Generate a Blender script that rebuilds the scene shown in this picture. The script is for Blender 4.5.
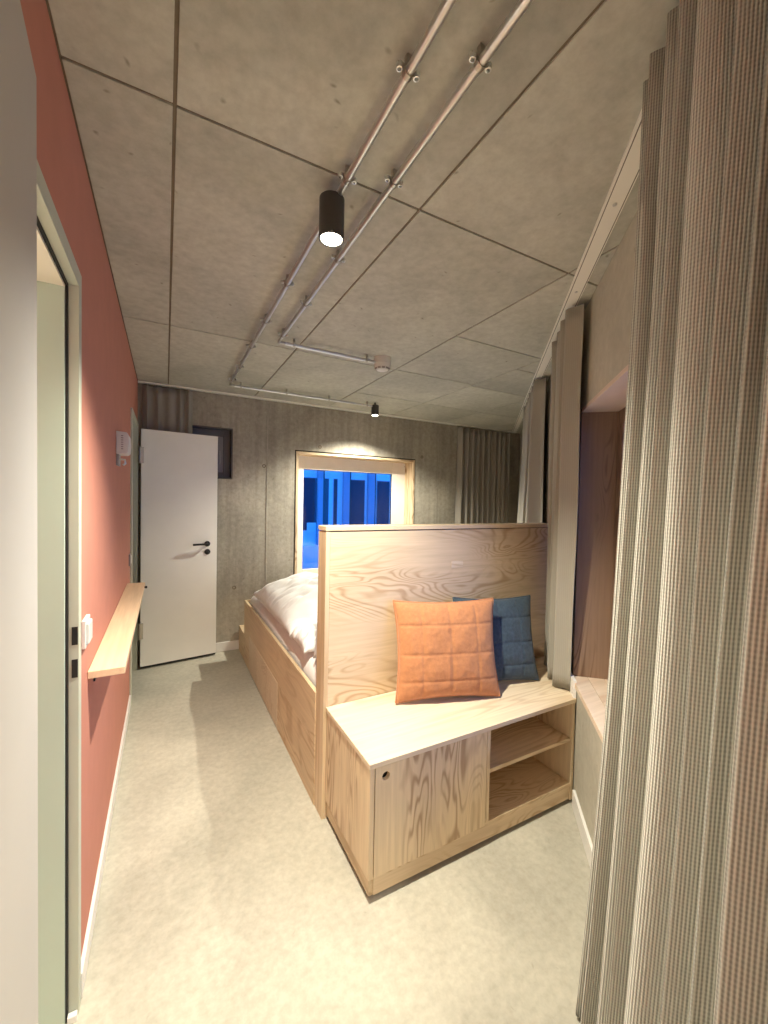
import bpy, bmesh, math, random
from mathutils import Vector, Matrix, noise
random.seed(7)
D = bpy.data
for o in list(D.objects):
    D.objects.remove(o)
sc = bpy.context.scene
COL = sc.collection
PI = math.pi

# ------------------------------------------------------------------ camera
CAM_H = 1.5
yaw, pitch, roll, FPX = math.radians(28.3065), math.radians(-1.4995), math.radians(1.172), 405.8
cd = D.cameras.new('camera')
cd.sensor_fit = 'HORIZONTAL'
cd.sensor_width = 36.0
cd.lens = 36.0 * FPX / 768.0
cd.clip_start = 0.02
cam = D.objects.new('camera', cd)
COL.objects.link(cam)
fw = Vector((math.sin(yaw) * math.cos(pitch), math.cos(yaw) * math.cos(pitch), math.sin(pitch)))
rt = Vector((math.cos(yaw), -math.sin(yaw), 0))
up = rt.cross(fw)
r2 = rt * math.cos(roll) + up * math.sin(roll)
u2 = up * math.cos(roll) - rt * math.sin(roll)
m = Matrix((r2, u2, -fw)).transposed().to_4x4()
m.translation = (0, 0, CAM_H)
cam.matrix_world = m
sc.camera = cam

# ------------------------------------------------------------------ sky (blue dusk) and exposure
world = D.worlds.new('dusk_sky')
sc.world = world
world.use_nodes = True
wn = world.node_tree.nodes
wn['Background'].inputs['Color'].default_value = (0.022, 0.235, 1.0, 1)
wn['Background'].inputs['Strength'].default_value = 2.5
vs = sc.view_settings
vs.view_transform = 'Standard'
vs.look = 'None'
vs.gamma = 1.0
vs.use_curve_mapping = False
vs.exposure = 0.12
sc.cycles.use_denoising = True
sc.cycles.max_bounces = 14
sc.cycles.diffuse_bounces = 9
sc.cycles.transparent_max_bounces = 12
sc.cycles.sample_clamp_indirect = 6.0
WARM = (1.0, 0.93, 0.755)
SPOT_W = 262.0

# ------------------------------------------------------------------ room numbers (metres)
XL, YB, ZC, YF = -0.221, 4.2, 2.5, -1.3          # left wall, back wall, ceiling, wall behind the camera
TH = math.radians(42.0)                           # the right wall runs 42 degrees off the left one
WD = Vector((math.sin(TH), math.cos(TH), 0))
WN = Vector((WD.y, -WD.x, 0))                     # outward
W0 = Vector((1.764, 1.261, 0)) + WN * 0.014
def wall_pt(s, off, z):
    return W0 + WD * s + WN * off + Vector((0, 0, z))

# ------------------------------------------------------------------ materials
def mat(name):
    mt = D.materials.new(name)
    mt.use_nodes = True
    nt = mt.node_tree
    return mt, nt, nt.nodes['Principled BSDF']
def N(nt, typ, **kw):
    n = nt.nodes.new(typ)
    for k, v in kw.items():
        if k in n.inputs:
            n.inputs[k].default_value = v
        else:
            setattr(n, k, v)
    return n
def L(nt, a, b):
    nt.links.new(a, b)
def ramp(nt, stops, interp='LINEAR'):
    r = nt.nodes.new('ShaderNodeValToRGB')
    r.color_ramp.interpolation = interp
    els = r.color_ramp.elements
    while len(els) > 1:
        els.remove(els[-1])
    els[0].position, els[0].color = stops[0][0], (*stops[0][1], 1)
    for p, c in stops[1:]:
        e = els.new(p)
        e.color = (*c, 1)
    return r
def mixc(nt, mode='MIX', fac=0.5):
    n = nt.nodes.new('ShaderNodeMix')
    n.data_type = 'RGBA'
    n.blend_type = mode
    n.inputs[0].default_value = fac
    return n, n.inputs[0], n.inputs[6], n.inputs[7], n.outputs[2]
def math_(nt, op, a=None, b=None):
    n = nt.nodes.new('ShaderNodeMath')
    n.operation = op
    for i, v in enumerate((a, b)):
        if v is None:
            continue
        if isinstance(v, (int, float)):
            n.inputs[i].default_value = v
        else:
            nt.links.new(v, n.inputs[i])
    return n.outputs[0]
def coords(nt, scale=(1, 1, 1), rand=True, kind='Object'):
    tc = nt.nodes.new('ShaderNodeTexCoord')
    mp = nt.nodes.new('ShaderNodeMapping')
    mp.inputs['Scale'].default_value = scale
    L(nt, tc.outputs[kind], mp.inputs['Vector'])
    if rand:
        oi = nt.nodes.new('ShaderNodeObjectInfo')
        k = math_(nt, 'MULTIPLY', oi.outputs['Random'], 37.0)
        cx = nt.nodes.new('ShaderNodeCombineXYZ')
        for i in range(3):
            L(nt, k, cx.inputs[i])
        L(nt, cx.outputs[0], mp.inputs['Location'])
    return mp.outputs['Vector']
def noise_t(nt, vec, scale, detail=4, rough=0.55, dist=0.0):
    n = nt.nodes.new('ShaderNodeTexNoise')
    n.inputs['Scale'].default_value = scale
    n.inputs['Detail'].default_value = detail
    n.inputs['Roughness'].default_value = rough
    n.inputs['Distortion'].default_value = dist
    L(nt, vec, n.inputs['Vector'])
    return n.outputs['Fac']
def bump(nt, bsdf, height, strength, dist=0.01):
    b = nt.nodes.new('ShaderNodeBump')
    b.inputs['Strength'].default_value = strength
    b.inputs['Distance'].default_value = dist
    L(nt, height, b.inputs['Height'])
    L(nt, b.outputs[0], bsdf.inputs['Normal'])

def plain(name, col, rough=0.5, metal=0.0, spec=0.5, grain=0.03):
    mt, nt, b = mat(name)
    v = coords(nt, rand=False)
    f = noise_t(nt, v, 9.0, 3)
    lo = tuple(c * (1 - grain) for c in col)
    hi = tuple(min(1, c * (1 + grain)) for c in col)
    r = ramp(nt, [(0.3, lo), (0.7, hi)])
    L(nt, f, r.inputs[0])
    L(nt, r.outputs[0], b.inputs['Base Color'])
    b.inputs['Roughness'].default_value = rough
    b.inputs['Metallic'].default_value = metal
    b.inputs['Specular IOR Level'].default_value = spec
    return mt

def wood(name, axis, light, dark, rings=26.0, nscale=1.6, stretch=6.0, rough=0.5, contrast=1.0):
    """rotary-cut plywood: contour lines of a stretched noise field"""
    mt, nt, b = mat(name)
    s = [nscale] * 3
    s['xyz'.index(axis)] = nscale / stretch
    v = coords(nt, tuple(s))
    f = noise_t(nt, v, 1.0, 2.6, 0.4, 0.9)
    k = math_(nt, 'MULTIPLY', f, rings * 2 * PI)
    sn = math_(nt, 'ADD', math_(nt, 'MULTIPLY', math_(nt, 'SINE', k), 0.5), 0.5)
    fine = [70.0] * 3
    fine['xyz'.index(axis)] = 3.0
    v2 = coords(nt, tuple(fine))
    f2 = noise_t(nt, v2, 1.0, 3.0, 0.6)
    mid = tuple(l * 0.55 + d * 0.45 for l, d in zip(light, dark))
    r = ramp(nt, [(0.0, light), (0.35, light), (0.75, mid), (1.0, dark)])
    v4 = coords(nt, tuple(q * 0.9 for q in s))
    msk = ramp(nt, [(0.36, (0.12,) * 3), (0.56, (1.0,) * 3)])
    L(nt, noise_t(nt, v4, 1.0, 1.0), msk.inputs[0])
    L(nt, math_(nt, 'MULTIPLY', sn, msk.outputs[0]), r.inputs[0])
    r2 = ramp(nt, [(0.25, (0.80, 0.78, 0.74)), (0.75, (1.06, 1.05, 1.04))])
    L(nt, f2, r2.inputs[0])
    n, fa, a, c, out = mixc(nt, 'MULTIPLY', 0.75)
    L(nt, r.outputs[0], a)
    L(nt, r2.outputs[0], c)
    v3 = coords(nt, (1, 1, 1))
    f3 = noise_t(nt, v3, 1.3, 2)
    r3 = ramp(nt, [(0.3, (0.90, 0.88, 0.86)), (0.7, (1.05, 1.04, 1.02))])
    L(nt, f3, r3.inputs[0])
    n2, fb, a2, c2, out2 = mixc(nt, 'MULTIPLY', 1.0)
    L(nt, out, a2)
    L(nt, r3.outputs[0], c2)
    L(nt, out2, b.inputs['Base Color'])
    b.inputs['Roughness'].default_value = rough
    b.inputs['Specular IOR Level'].default_value = 0.35
    bump(nt, b, f2, 0.06, 0.002)
    return mt

def concrete(name, base, streak=None, spots=0.5, scale=1.0, rough=0.75, patch=0.16, pit=0.25, finelo=0.85):
    mt, nt, b = mat(name)
    v = coords(nt)
    big = noise_t(nt, v, 1.1 * scale, 5, 0.6, 0.6)
    fine = noise_t(nt, v, 26 * scale, 5, 0.65)
    lo = tuple(c * (1 - patch) for c in base)
    hi = tuple(min(1, c * (1 + patch)) for c in base)
    r = ramp(nt, [(0.32, lo), (0.52, base), (0.70, hi)])
    L(nt, big, r.inputs[0])
    r2 = ramp(nt, [(0.28, (finelo, finelo * 0.99, finelo * 0.97)), (0.66, (1.05, 1.05, 1.05))])
    L(nt, fine, r2.inputs[0])
    n, fa, a, c, out = mixc(nt, 'MULTIPLY', 0.8)
    L(nt, r.outputs[0], a)
    L(nt, r2.outputs[0], c)
    # blow holes and stains
    vo = nt.nodes.new('ShaderNodeTexVoronoi')
    vo.inputs['Scale'].default_value = 9.0 * scale
    vo.inputs['Randomness'].default_value = 1.0
    dv = noise_t(nt, v, 5 * scale, 2)
    vm = nt.nodes.new('ShaderNodeVectorMath')
    vm.operation = 'ADD'
    L(nt, v, vm.inputs[0])
    L(nt, math_(nt, 'MULTIPLY', dv, 0.25), vm.inputs[1])
    L(nt, vm.outputs[0], vo.inputs['Vector'])
    rv = ramp(nt, [(0.02, (0.55, 0.52, 0.48)), (0.09, (1, 1, 1))])
    L(nt, vo.outputs['Distance'], rv.inputs[0])
    n3, fc, a3, c3, out3 = mixc(nt, 'MULTIPLY', spots)
    L(nt, out, a3)
    L(nt, rv.outputs[0], c3)
    last = out3
    if streak:
        vs_ = coords(nt, streak)
        f = noise_t(nt, vs_, 1.0, 4, 0.6)
        rs = ramp(nt, [(0.35, (0.72, 0.71, 0.69)), (0.6, (1.08, 1.08, 1.07))])
        L(nt, f, rs.inputs[0])
        n4, fd, a4, c4, out4 = mixc(nt, 'MULTIPLY', 0.5)
        L(nt, last, a4)
        L(nt, rs.outputs[0], c4)
        last = out4
    L(nt, last, b.inputs['Base Color'])
    rr = ramp(nt, [(0.3, (rough - 0.1,) * 3), (0.7, (min(1, rough + 0.1),) * 3)])
    L(nt, big, rr.inputs[0])
    L(nt, rr.outputs[0], b.inputs['Roughness'])
    b.inputs['Specular IOR Level'].default_value = 0.3
    bump(nt, b, fine, pit, 0.004)
    return mt

def fabric(name, col, dark, pitch_u, pitch_v, strength=0.6, rough=0.9):
    mt, nt, b = mat(name)
    tc = nt.nodes.new('ShaderNodeTexCoord')
    sp = nt.nodes.new('ShaderNodeSeparateXYZ')
    L(nt, tc.outputs['UV'], sp.inputs[0])
    u = math_(nt, 'SINE', math_(nt, 'MULTIPLY', sp.outputs[0], 2 * PI / pitch_u))
    v = math_(nt, 'SINE', math_(nt, 'MULTIPLY', sp.outputs[1], 2 * PI / pitch_v))
    h = math_(nt, 'ADD', math_(nt, 'MULTIPLY', u, 0.36), math_(nt, 'MULTIPLY', v, 0.08))
    h = math_(nt, 'ADD', h, 0.5)
    r = ramp(nt, [(0.0, dark), (0.42, tuple((a + b_) / 2 for a, b_ in zip(col, dark))), (0.8, col)])
    L(nt, h, r.inputs[0])
    L(nt, r.outputs[0], b.inputs['Base Color'])
    b.inputs['Roughness'].default_value = rough
    b.inputs['Specular IOR Level'].default_value = 0.15
    b.inputs['Sheen Weight'].default_value = 0.25
    b.inputs['Sheen Roughness'].default_value = 0.5
    bump(nt, b, h, strength, 0.003)
    return mt

def cloth(name, col, var=0.12, scale=30, rough=0.9, bstr=0.25):
    mt, nt, b = mat(name)
    v = coords(nt)
    f = noise_t(nt, v, scale, 4, 0.6)
    r = ramp(nt, [(0.3, tuple(c * (1 - var) for c in col)), (0.7, tuple(min(1, c * (1 + var)) for c in col))])
    L(nt, f, r.inputs[0])
    L(nt, r.outputs[0], b.inputs['Base Color'])
    b.inputs['Roughness'].default_value = rough
    b.inputs['Specular IOR Level'].default_value = 0.15
    b.inputs['Sheen Weight'].default_value = 0.2
    bump(nt, b, f, bstr, 0.004)
    return mt

M = {}
M['ceiling'] = concrete('ceiling_concrete', (0.49, 0.495, 0.435), spots=0.9, patch=0.20, finelo=0.78)
M['joint'] = concrete('joint_mortar', (0.20, 0.165, 0.12), spots=0.2)
M['back_wall'] = concrete('wall_concrete', (0.43, 0.405, 0.345), streak=(16, 16, 0.9), spots=0.7, patch=0.26, pit=0.5, finelo=0.72)
M['right_wall'] = concrete('side_wall_concrete', (0.50, 0.475, 0.395), spots=0.6, patch=0.14)
M['floor'] = concrete('floor_screed', (0.495, 0.475, 0.40), spots=0.3, patch=0.18, rough=0.5, scale=1.3, pit=0.35, finelo=0.78)
M['pink'] = plain('salmon_paint', (0.55, 0.24, 0.18), 0.75, grain=0.03, spec=0.2)
M['white_paint'] = plain('white_paint', (0.80, 0.79, 0.76), 0.55, grain=0.01)
M['door_white'] = plain('door_laminate', (0.90, 0.90, 0.86), 0.45, grain=0.012)
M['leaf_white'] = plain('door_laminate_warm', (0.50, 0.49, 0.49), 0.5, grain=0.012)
M['frame_grey'] = plain('steel_frame_lacquer', (0.52, 0.56, 0.47), 0.4, grain=0.01)
M['jamb_green'] = plain('pale_green_lacquer', (0.52, 0.63, 0.54), 0.45, grain=0.01)
M['soffit'] = plain('cream_lacquer', (0.85, 0.80, 0.66), 0.5, grain=0.01)
M['rubber_and_shade'] = plain('black_rubber_and_shade', (0.010, 0.010, 0.010), 0.6)  # seals, and the black standing in for shade in gaps
M['black_metal'] = plain('black_metal', (0.016, 0.016, 0.016), 0.4, spec=0.4)
M['dark_gap'] = plain('painted_dark', (0.02, 0.018, 0.015), 0.9)  # near-black standing in for shade in gaps and unlit depth
M['steel'] = plain('galvanised_steel', (0.70, 0.71, 0.70), 0.34, metal=1.0, grain=0.06)
M['hinge'] = plain('brushed_hinge', (0.50, 0.48, 0.43), 0.35, metal=1.0)
M['spot_body'] = plain('lamp_lacquer', (0.055, 0.052, 0.048), 0.45)
M['plastic'] = plain('white_plastic', (0.68, 0.685, 0.66), 0.4, grain=0.01)
M['plastic_grey'] = plain('grey_plastic', (0.30, 0.28, 0.27), 0.35)
M['track'] = plain('aluminium_track', (0.84, 0.83, 0.76), 0.45, grain=0.01)
M['track_slot'] = plain('track_slot', (0.13, 0.12, 0.10), 0.6)
M['win_frame'] = plain('window_lacquer', (0.86, 0.80, 0.73), 0.5, grain=0.02)
M['win_grey'] = plain('grey_window_frame', (0.17, 0.16, 0.15), 0.5)
M['win_dark'] = plain('dark_window_frame', (0.10, 0.095, 0.09), 0.5)
LT, DK = (0.74, 0.55, 0.345), (0.52, 0.315, 0.155)
M['ply_x'] = wood('plywood_grain_along', 'x', (0.72, 0.58, 0.40), (0.54, 0.385, 0.235), rings=21, nscale=4.8, stretch=4.6)
M['ply_z'] = wood('plywood_grain_upright', 'z', (0.74, 0.61, 0.425), (0.46, 0.32, 0.20), rings=17, nscale=5.6, stretch=7)
M['ply_y'] = wood('plywood_grain_deep', 'y', (0.70, 0.56, 0.375), (0.56, 0.41, 0.25), rings=14, nscale=3.6, stretch=5)
M['ply_top'] = wood('plywood_pale_top', 'x', (0.78, 0.67, 0.51), (0.67, 0.54, 0.385), rings=12, nscale=4.0, stretch=6)
M['edge'] = wood('plywood_edge', 'z', (0.72, 0.58, 0.40), (0.58, 0.43, 0.27), rings=7, nscale=5, stretch=14)
M['cap'] = wood('plywood_cap', 'x', (0.72, 0.58, 0.40), (0.60, 0.45, 0.29), rings=7, nscale=4, stretch=14)
M['shelf_wood'] = wood('pale_beech', 'y', (0.82, 0.63, 0.44), (0.70, 0.49, 0.31), rings=9, nscale=3.2, stretch=9)
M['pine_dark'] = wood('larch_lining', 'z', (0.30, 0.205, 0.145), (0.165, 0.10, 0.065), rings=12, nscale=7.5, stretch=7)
M['pine_sill'] = wood('pine_sill', 'x', (0.80, 0.68, 0.56), (0.66, 0.50, 0.38), rings=8, nscale=3.0, stretch=8)
M['pink_soffit'] = plain('pale_pink_lining', (0.66, 0.54, 0.46), 0.6, grain=0.03)
M['curtain'] = fabric('curtain_weave', (0.63, 0.62, 0.55), (0.19, 0.185, 0.16), 0.0052, 0.0070, 0.5)
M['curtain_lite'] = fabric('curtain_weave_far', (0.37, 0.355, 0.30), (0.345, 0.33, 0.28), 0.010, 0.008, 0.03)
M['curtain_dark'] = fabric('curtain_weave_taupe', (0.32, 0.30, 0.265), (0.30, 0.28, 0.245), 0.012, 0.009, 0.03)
M['orange'] = cloth('orange_linen', (0.465, 0.205, 0.092), 0.10, 60)
M['blue'] = cloth('petrol_linen', (0.050, 0.076, 0.102), 0.22, 60)
M['linen'] = cloth('white_bed_linen', (0.80, 0.81, 0.81), 0.03, 20, bstr=0.15)
M['facade'] = plain('facade_render', (0.85, 0.88, 0.88), 0.8)
M['facade_mid'] = plain('facade_post', (0.48, 0.40, 0.50), 0.7)
M['facade_glass'] = plain('facade_glass', (0.055, 0.045, 0.07), 0.25, spec=0.3)
M['snow'] = plain('pale_paving', (0.90, 0.72, 0.68), 0.8)
M['ground_out'] = plain('outdoor_ground', (0.30, 0.40, 0.45), 0.8)

def emissive(name, col, st):
    mt, nt, b = mat(name)
    b.inputs['Base Color'].default_value = (*col, 1)
    b.inputs['Emission Color'].default_value = (*col, 1)
    b.inputs['Emission Strength'].default_value = st
    return mt
M['lens'] = emissive('lamp_lens', (1.0, 0.90, 0.72), 14.0)

def glass_mat():
    mt, nt, b = mat('window_glass')
    out = nt.nodes['Material Output']
    tr = nt.nodes.new('ShaderNodeBsdfTransparent')
    gl = nt.nodes.new('ShaderNodeBsdfGlossy')
    gl.inputs['Roughness'].default_value = 0.0
    mx = nt.nodes.new('ShaderNodeMixShader')
    fr = nt.nodes.new('ShaderNodeFresnel')
    fr.inputs['IOR'].default_value = 1.45
    L(nt, fr.outputs[0], mx.inputs[0])
    L(nt, tr.outputs[0], mx.inputs[1])
    L(nt, gl.outputs[0], mx.inputs[2])
    L(nt, mx.outputs[0], out.inputs['Surface'])
    return mt
M['glass'] = glass_mat()

# ------------------------------------------------------------------ mesh helpers
class MB:
    def __init__(self):
        self.v, self.f, self.uv = [], [], None
    def add(self, vs, fs):
        b = len(self.v)
        self.v += [Vector(p) for p in vs]
        self.f += [tuple(i + b for i in f) for f in fs]
        return self
    def box(self, x0, x1, y0, y1, z0, z1, tf=None):
        p = [(x, y, z) for z in (z0, z1) for y in (y0, y1) for x in (x0, x1)]
        if tf:
            p = [tf(*q) for q in p]
        fs = [(0, 2, 3, 1), (4, 5, 7, 6), (0, 1, 5, 4), (2, 6, 7, 3), (0, 4, 6, 2), (1, 3, 7, 5)]
        return self.add(p, fs)
    def prism(self, poly, z0, z1):
        n = len(poly)
        a = sum(poly[i][0] * poly[(i + 1) % n][1] - poly[(i + 1) % n][0] * poly[i][1] for i in range(n))
        if a < 0:
            poly = poly[::-1]
        vs = [(x, y, z0) for x, y in poly] + [(x, y, z1) for x, y in poly]
        fs = [tuple(range(n - 1, -1, -1)), tuple(range(n, 2 * n))] + [(i, (i + 1) % n, n + (i + 1) % n, n + i) for i in range(n)]
        return self.add(vs, fs)
    def lathe(self, prof, c, axis=(0, 0, 1), n=24):
        ax = Vector(axis).normalized()
        t = Vector((1, 0, 0)) if abs(ax.x) < 0.9 else Vector((0, 1, 0))
        a = ax.cross(t).normalized()
        b = ax.cross(a)
        c = Vector(c)
        vs = [c + ax * h + (a * math.cos(2 * PI * i / n) + b * math.sin(2 * PI * i / n)) * r for r, h in prof for i in range(n)]
        fs = [(k * n + i, k * n + (i + 1) % n, (k + 1) * n + (i + 1) % n, (k + 1) * n + i) for k in range(len(prof) - 1) for i in range(n)]
        fs += [tuple(range(n - 1, -1, -1)), tuple((len(prof) - 1) * n + i for i in range(n))]
        return self.add(vs, fs)
    def tube(self, pts, r, n=12):
        pts = [Vector(p) for p in pts]
        rings = []
        prev = None
        for i, p in enumerate(pts):
            t = (pts[min(i + 1, len(pts) - 1)] - pts[max(i - 1, 0)]).normalized()
            if prev is None:
                q = Vector((0, 0, 1)) if abs(t.z) < 0.9 else Vector((1, 0, 0))
                a = t.cross(q).normalized()
            else:
                a = (prev - t * prev.dot(t)).normalized()
            prev = a
            b = t.cross(a)
            rings.append([p + (a * math.cos(2 * PI * k / n) + b * math.sin(2 * PI * k / n)) * r for k in range(n)])
        vs = [v for rg in rings for v in rg]
        fs = [(k * n + i, k * n + (i + 1) % n, (k + 1) * n + (i + 1) % n, (k + 1) * n + i) for k in range(len(pts) - 1) for i in range(n)]
        fs += [tuple(range(n - 1, -1, -1)), tuple((len(pts) - 1) * n + i for i in range(n))]
        return self.add(vs, fs)
    def build(self, name, material, parent=None, bevel=0.0, smooth=False, label=None, solid=0.0):
        org = Vector((0, 0, 0))
        p = parent
        while p is not None:
            org += p.location
            p = p.parent
        me = D.meshes.new(name)
        me.from_pydata([v - org for v in self.v], [], self.f)
        if self.uv:
            l = me.uv_layers.new(name='UVMap')
            for lp in me.loops:
                l.data[lp.index].uv = self.uv[lp.vertex_index]
        bm = bmesh.new()
        bm.from_mesh(me)
        bmesh.ops.recalc_face_normals(bm, faces=bm.faces)
        bm.to_mesh(me)
        bm.free()
        me.materials.append(M[material])
        o = D.objects.new(name, me)
        COL.objects.link(o)
        o.parent = parent
        if smooth:
            me.polygons.foreach_set('use_smooth', [True] * len(me.polygons))
            if smooth == 'auto':
                md = o.modifiers.new('edges', 'EDGE_SPLIT')
                md.split_angle = math.radians(40)
        if bevel:
            md = o.modifiers.new('bevel', 'BEVEL')
            md.width = bevel
            md.segments = 2
            md.limit_method = 'ANGLE'
        if solid:
            md = o.modifiers.new('thickness', 'SOLIDIFY')
            md.thickness = solid
        if label:
            o['label'] = label
        return o
def box(name, material, parent, x0, x1, y0, y1, z0, z1, bevel=0.0012, tf=None, label=None):
    return MB().box(x0, x1, y0, y1, z0, z1, tf).build(name, material, parent, bevel, label=label)
def tag(o, label=None, cat=None, group=None, kind=None):
    for k, v in (('label', label), ('category', cat), ('group', group), ('kind', kind)):
        if v:
            o[k] = v
    return o
def thing(name, label, cat, loc=(0, 0, 0), group=None, kind=None):
    o = D.objects.new(name, None)
    COL.objects.link(o)
    o.location = loc
    o.empty_display_size = 0.05
    return tag(o, label, cat, group, kind)
def struct(o, label=None, cat=None):
    return tag(o, label, cat, None, 'structure')
def ctf(s, off, z):                                  # the same, for what hangs from the track
    return wall_pt(s, off - 0.014, z)
def wtf(s, off, z):                                  # (along, outward, up) on the right wall -> world
    return wall_pt(s, off, z)

def wall_mesh(u0, u1, v0, v1, holes, d0, d1, tf):
    """a slab with rectangular openings; tf(u, depth, v) -> world"""
    us = sorted({u0, u1} | {min(max(h[i], u0), u1) for h in holes for i in (0, 1)})
    vs = sorted({v0, v1} | {min(max(h[i], v0), v1) for h in holes for i in (2, 3)})
    mb = MB()
    inside = lambda u, v: any(h[0] < u < h[1] and h[2] < v < h[3] for h in holes)
    solid = {}
    for i in range(len(us) - 1):
        for j in range(len(vs) - 1):
            solid[i, j] = not inside((us[i] + us[i + 1]) / 2, (vs[j] + vs[j + 1]) / 2)
    for (i, j), s in solid.items():
        if not s:
            continue
        a, b, c, e = us[i], us[i + 1], vs[j], vs[j + 1]
        for d in (d0, d1):
            mb.add([tf(a, d, c), tf(b, d, c), tf(b, d, e), tf(a, d, e)], [(0, 1, 2, 3)])
        for di, dj, p, q in ((-1, 0, (a, c), (a, e)), (1, 0, (b, c), (b, e)), (0, -1, (a, c), (b, c)), (0, 1, (a, e), (b, e))):
            if not solid.get((i + di, j + dj), False):
                mb.add([tf(p[0], d0, p[1]), tf(q[0], d0, q[1]), tf(q[0], d1, q[1]), tf(p[0], d1, p[1])], [(0, 1, 2, 3)])
    bm = bmesh.new()
    vv = [bm.verts.new(v) for v in mb.v]
    for f in mb.f:
        bm.faces.new([vv[i] for i in f])
    bmesh.ops.remove_doubles(bm, verts=bm.verts, dist=1e-5)
    out = MB()
    bm.verts.index_update()
    out.v = [v.co.copy() for v in bm.verts]
    out.f = [tuple(v.index for v in f.verts) for f in bm.faces]
    bm.free()
    return out

# ================================================================== THE ROOM
S_END = -2.15                                        # where the right wall ends, beside the camera
E0 = wall_pt(S_END, 0, 0)                            # its near end
XR = wall_pt((YB - W0.y) / WD.y, 0, 0).x             # corner with the back wall
room = [(XL, YF), (E0.x, YF), (E0.x, E0.y), (XR, YB), (XL, YB)]
fl = MB().prism([(-1.9, YF - 0.3), (E0.x + 0.3, YF - 0.3), (E0.x + 0.35, E0.y - 0.1), (XR + 0.4, YB + 0.02), (XR + 0.4, YB + 0.35), (-1.9, YB + 0.35)], -0.12, 0)
struct(fl.build('floor', 'floor'), 'polished beige grey concrete screed floor')
ce = struct(MB().prism([(-1.9, YF - 0.3), (E0.x + 0.3, YF - 0.3), (E0.x + 0.35, E0.y - 0.1), (XR + 0.4, YB + 0.02), (XR + 0.4, YB + 0.35), (-1.9, YB + 0.35)], ZC + 0.005, ZC + 0.2).build('ceiling', 'joint'),
            'raw concrete ceiling of big panels with recessed joints')

def clip(poly, p, n):                                # keep the side where (x - p) . n <= 0
    out = []
    for i in range(len(poly)):
        a, b = Vector(poly[i]), Vector(poly[(i + 1) % len(poly)])
        da, db = (a - p).dot(n), (b - p).dot(n)
        if da <= 0:
            out.append(tuple(a))
        if da * db < 0:
            out.append(tuple(a + (b - a) * (da / (da - db))))
    return out
G = 0.0045
cols = [XL + 0.001, 0.015, 0.76, 1.528, 2.29, 3.05, 3.81, 4.6]
for ci in range(7):
    if ci < 3:
        rows = [YF, -0.31, 1.20, 2.71, YB]
    elif ci == 3:
        rows = [YF, 1.20, 1.975, 2.70, 3.46, YB]
    else:
        rows = [YF, 2.22, 2.735, 3.46, YB]
    for ri in range(len(rows) - 1):
        x0, x1, y0, y1 = cols[ci] + G, cols[ci + 1] - G, rows[ri] + G, rows[ri + 1] - G
        poly = clip([(x0, y0), (x1, y0), (x1, y1), (x0, y1)], W0.xy.copy(), WN.xy.copy())
        if len(poly) >= 3:
            MB().prism(poly, ZC, ZC + 0.02).build('concrete_panel', 'ceiling', ce, 0.0015)

# left wall with two door openings
H1 = (0.78, 1.425, -0.2, 2.095)
H2 = (3.42, 4.075, -0.2, 2.09)
wl = wall_mesh(YF - 0.3, YB + 0.35, -0.02, ZC + 0.01, [(H1[0], H1[1], -1, H1[3]), (H2[0], H2[1], -1, H2[3])], 0, -0.14, lambda u, d, v: Vector((XL + d, u, v)))
struct(wl.build('wall_left', 'pink'), 'salmon pink painted wall with two doorways')
# back wall with the big and the small window
BW = (1.19, 2.69, 0.56, 2.022)
SW = (0.02, 0.575, 1.685, 2.178)
wb = wall_mesh(XL, XR + 0.4, -0.02, ZC + 0.01, [BW, SW], 0, 0.36, lambda u, d, v: Vector((u, YB + d, v)))
wb = struct(wb.build('wall_back', 'back_wall'), 'board-marked raw concrete wall with wooden window')
box('formwork_seam', 'back_wall', wb, 0.901, 0.911, YB - 0.005, YB + 0.001, 0.02, 2.48, 0)
box('formwork_seam', 'back_wall', wb, 3.02, 3.027, YB - 0.0025, YB + 0.001, 0.02, 2.48, 0)
for (x, z) in ((1.462, 2.072), (2.778, 2.056), (0.874, 1.833), (0.60, 0.62), (2.778, 0.9)):
    MB().lathe([(0.019, -0.003), (0.019, 0.001), (0.011, 0.001), (0.008, -0.001)], (x, YB, z), (0, -1, 0), 16).build('tie_hole', 'joint', wb, smooth='auto')
# right wall, skewed, with two deep window openings
O1 = (-1.72, 0.17, 0.60, 1.995)
O2 = (0.62, 1.20, 0.60, 1.995)
SR = (YB - W0.y) / WD.y
wr = wall_mesh(S_END, SR + 0.3, -0.02, ZC + 0.01, [O1, O2], 0, 0.30, wtf)
struct(wr.build('wall_right', 'right_wall'), 'slanting raw concrete wall with deep window openings')
# the niche behind the photographer
struct(box('wall_front', 'white_paint', None, XL - 0.14, E0.x + 0.2, YF - 0.15, YF, -0.02, ZC + 0.01, 0), 'white wall behind the viewer')
struct(box('wall_niche', 'white_paint', None, E0.x, E0.x + 0.15, YF - 0.15, E0.y + 0.02, -0.02, ZC + 0.01, 0), 'white short wall beside the near curtain')
# shell of the rooms behind the salmon wall
struct(box('wall_outer', 'white_paint', None, -1.9, -1.75, YF - 0.3, YB + 0.35, -0.02, ZC + 0.01, 0), 'white far wall of the bathroom')
struct(box('wall_light_block', 'white_paint', None, -1.75, XL - 0.14, 2.35, 2.45, -0.02, ZC + 0.01, 0), 'unseen white partition added to keep lamp light from the far doorway')  # added divider: near room stays lit, far one dark
struct(box('wall_bathroom', 'white_paint', None, -1.75, XL - 0.14, YF - 0.3, YF - 0.15, -0.02, ZC + 0.01, 0), 'white bathroom end wall')
struct(box('wall_closet', 'dark_gap', None, -1.75, XL - 0.14, YB + 0.2, YB + 0.35, -0.02, ZC + 0.01, 0), 'closet end wall coloured near-black in place of unlit depth')

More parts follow.
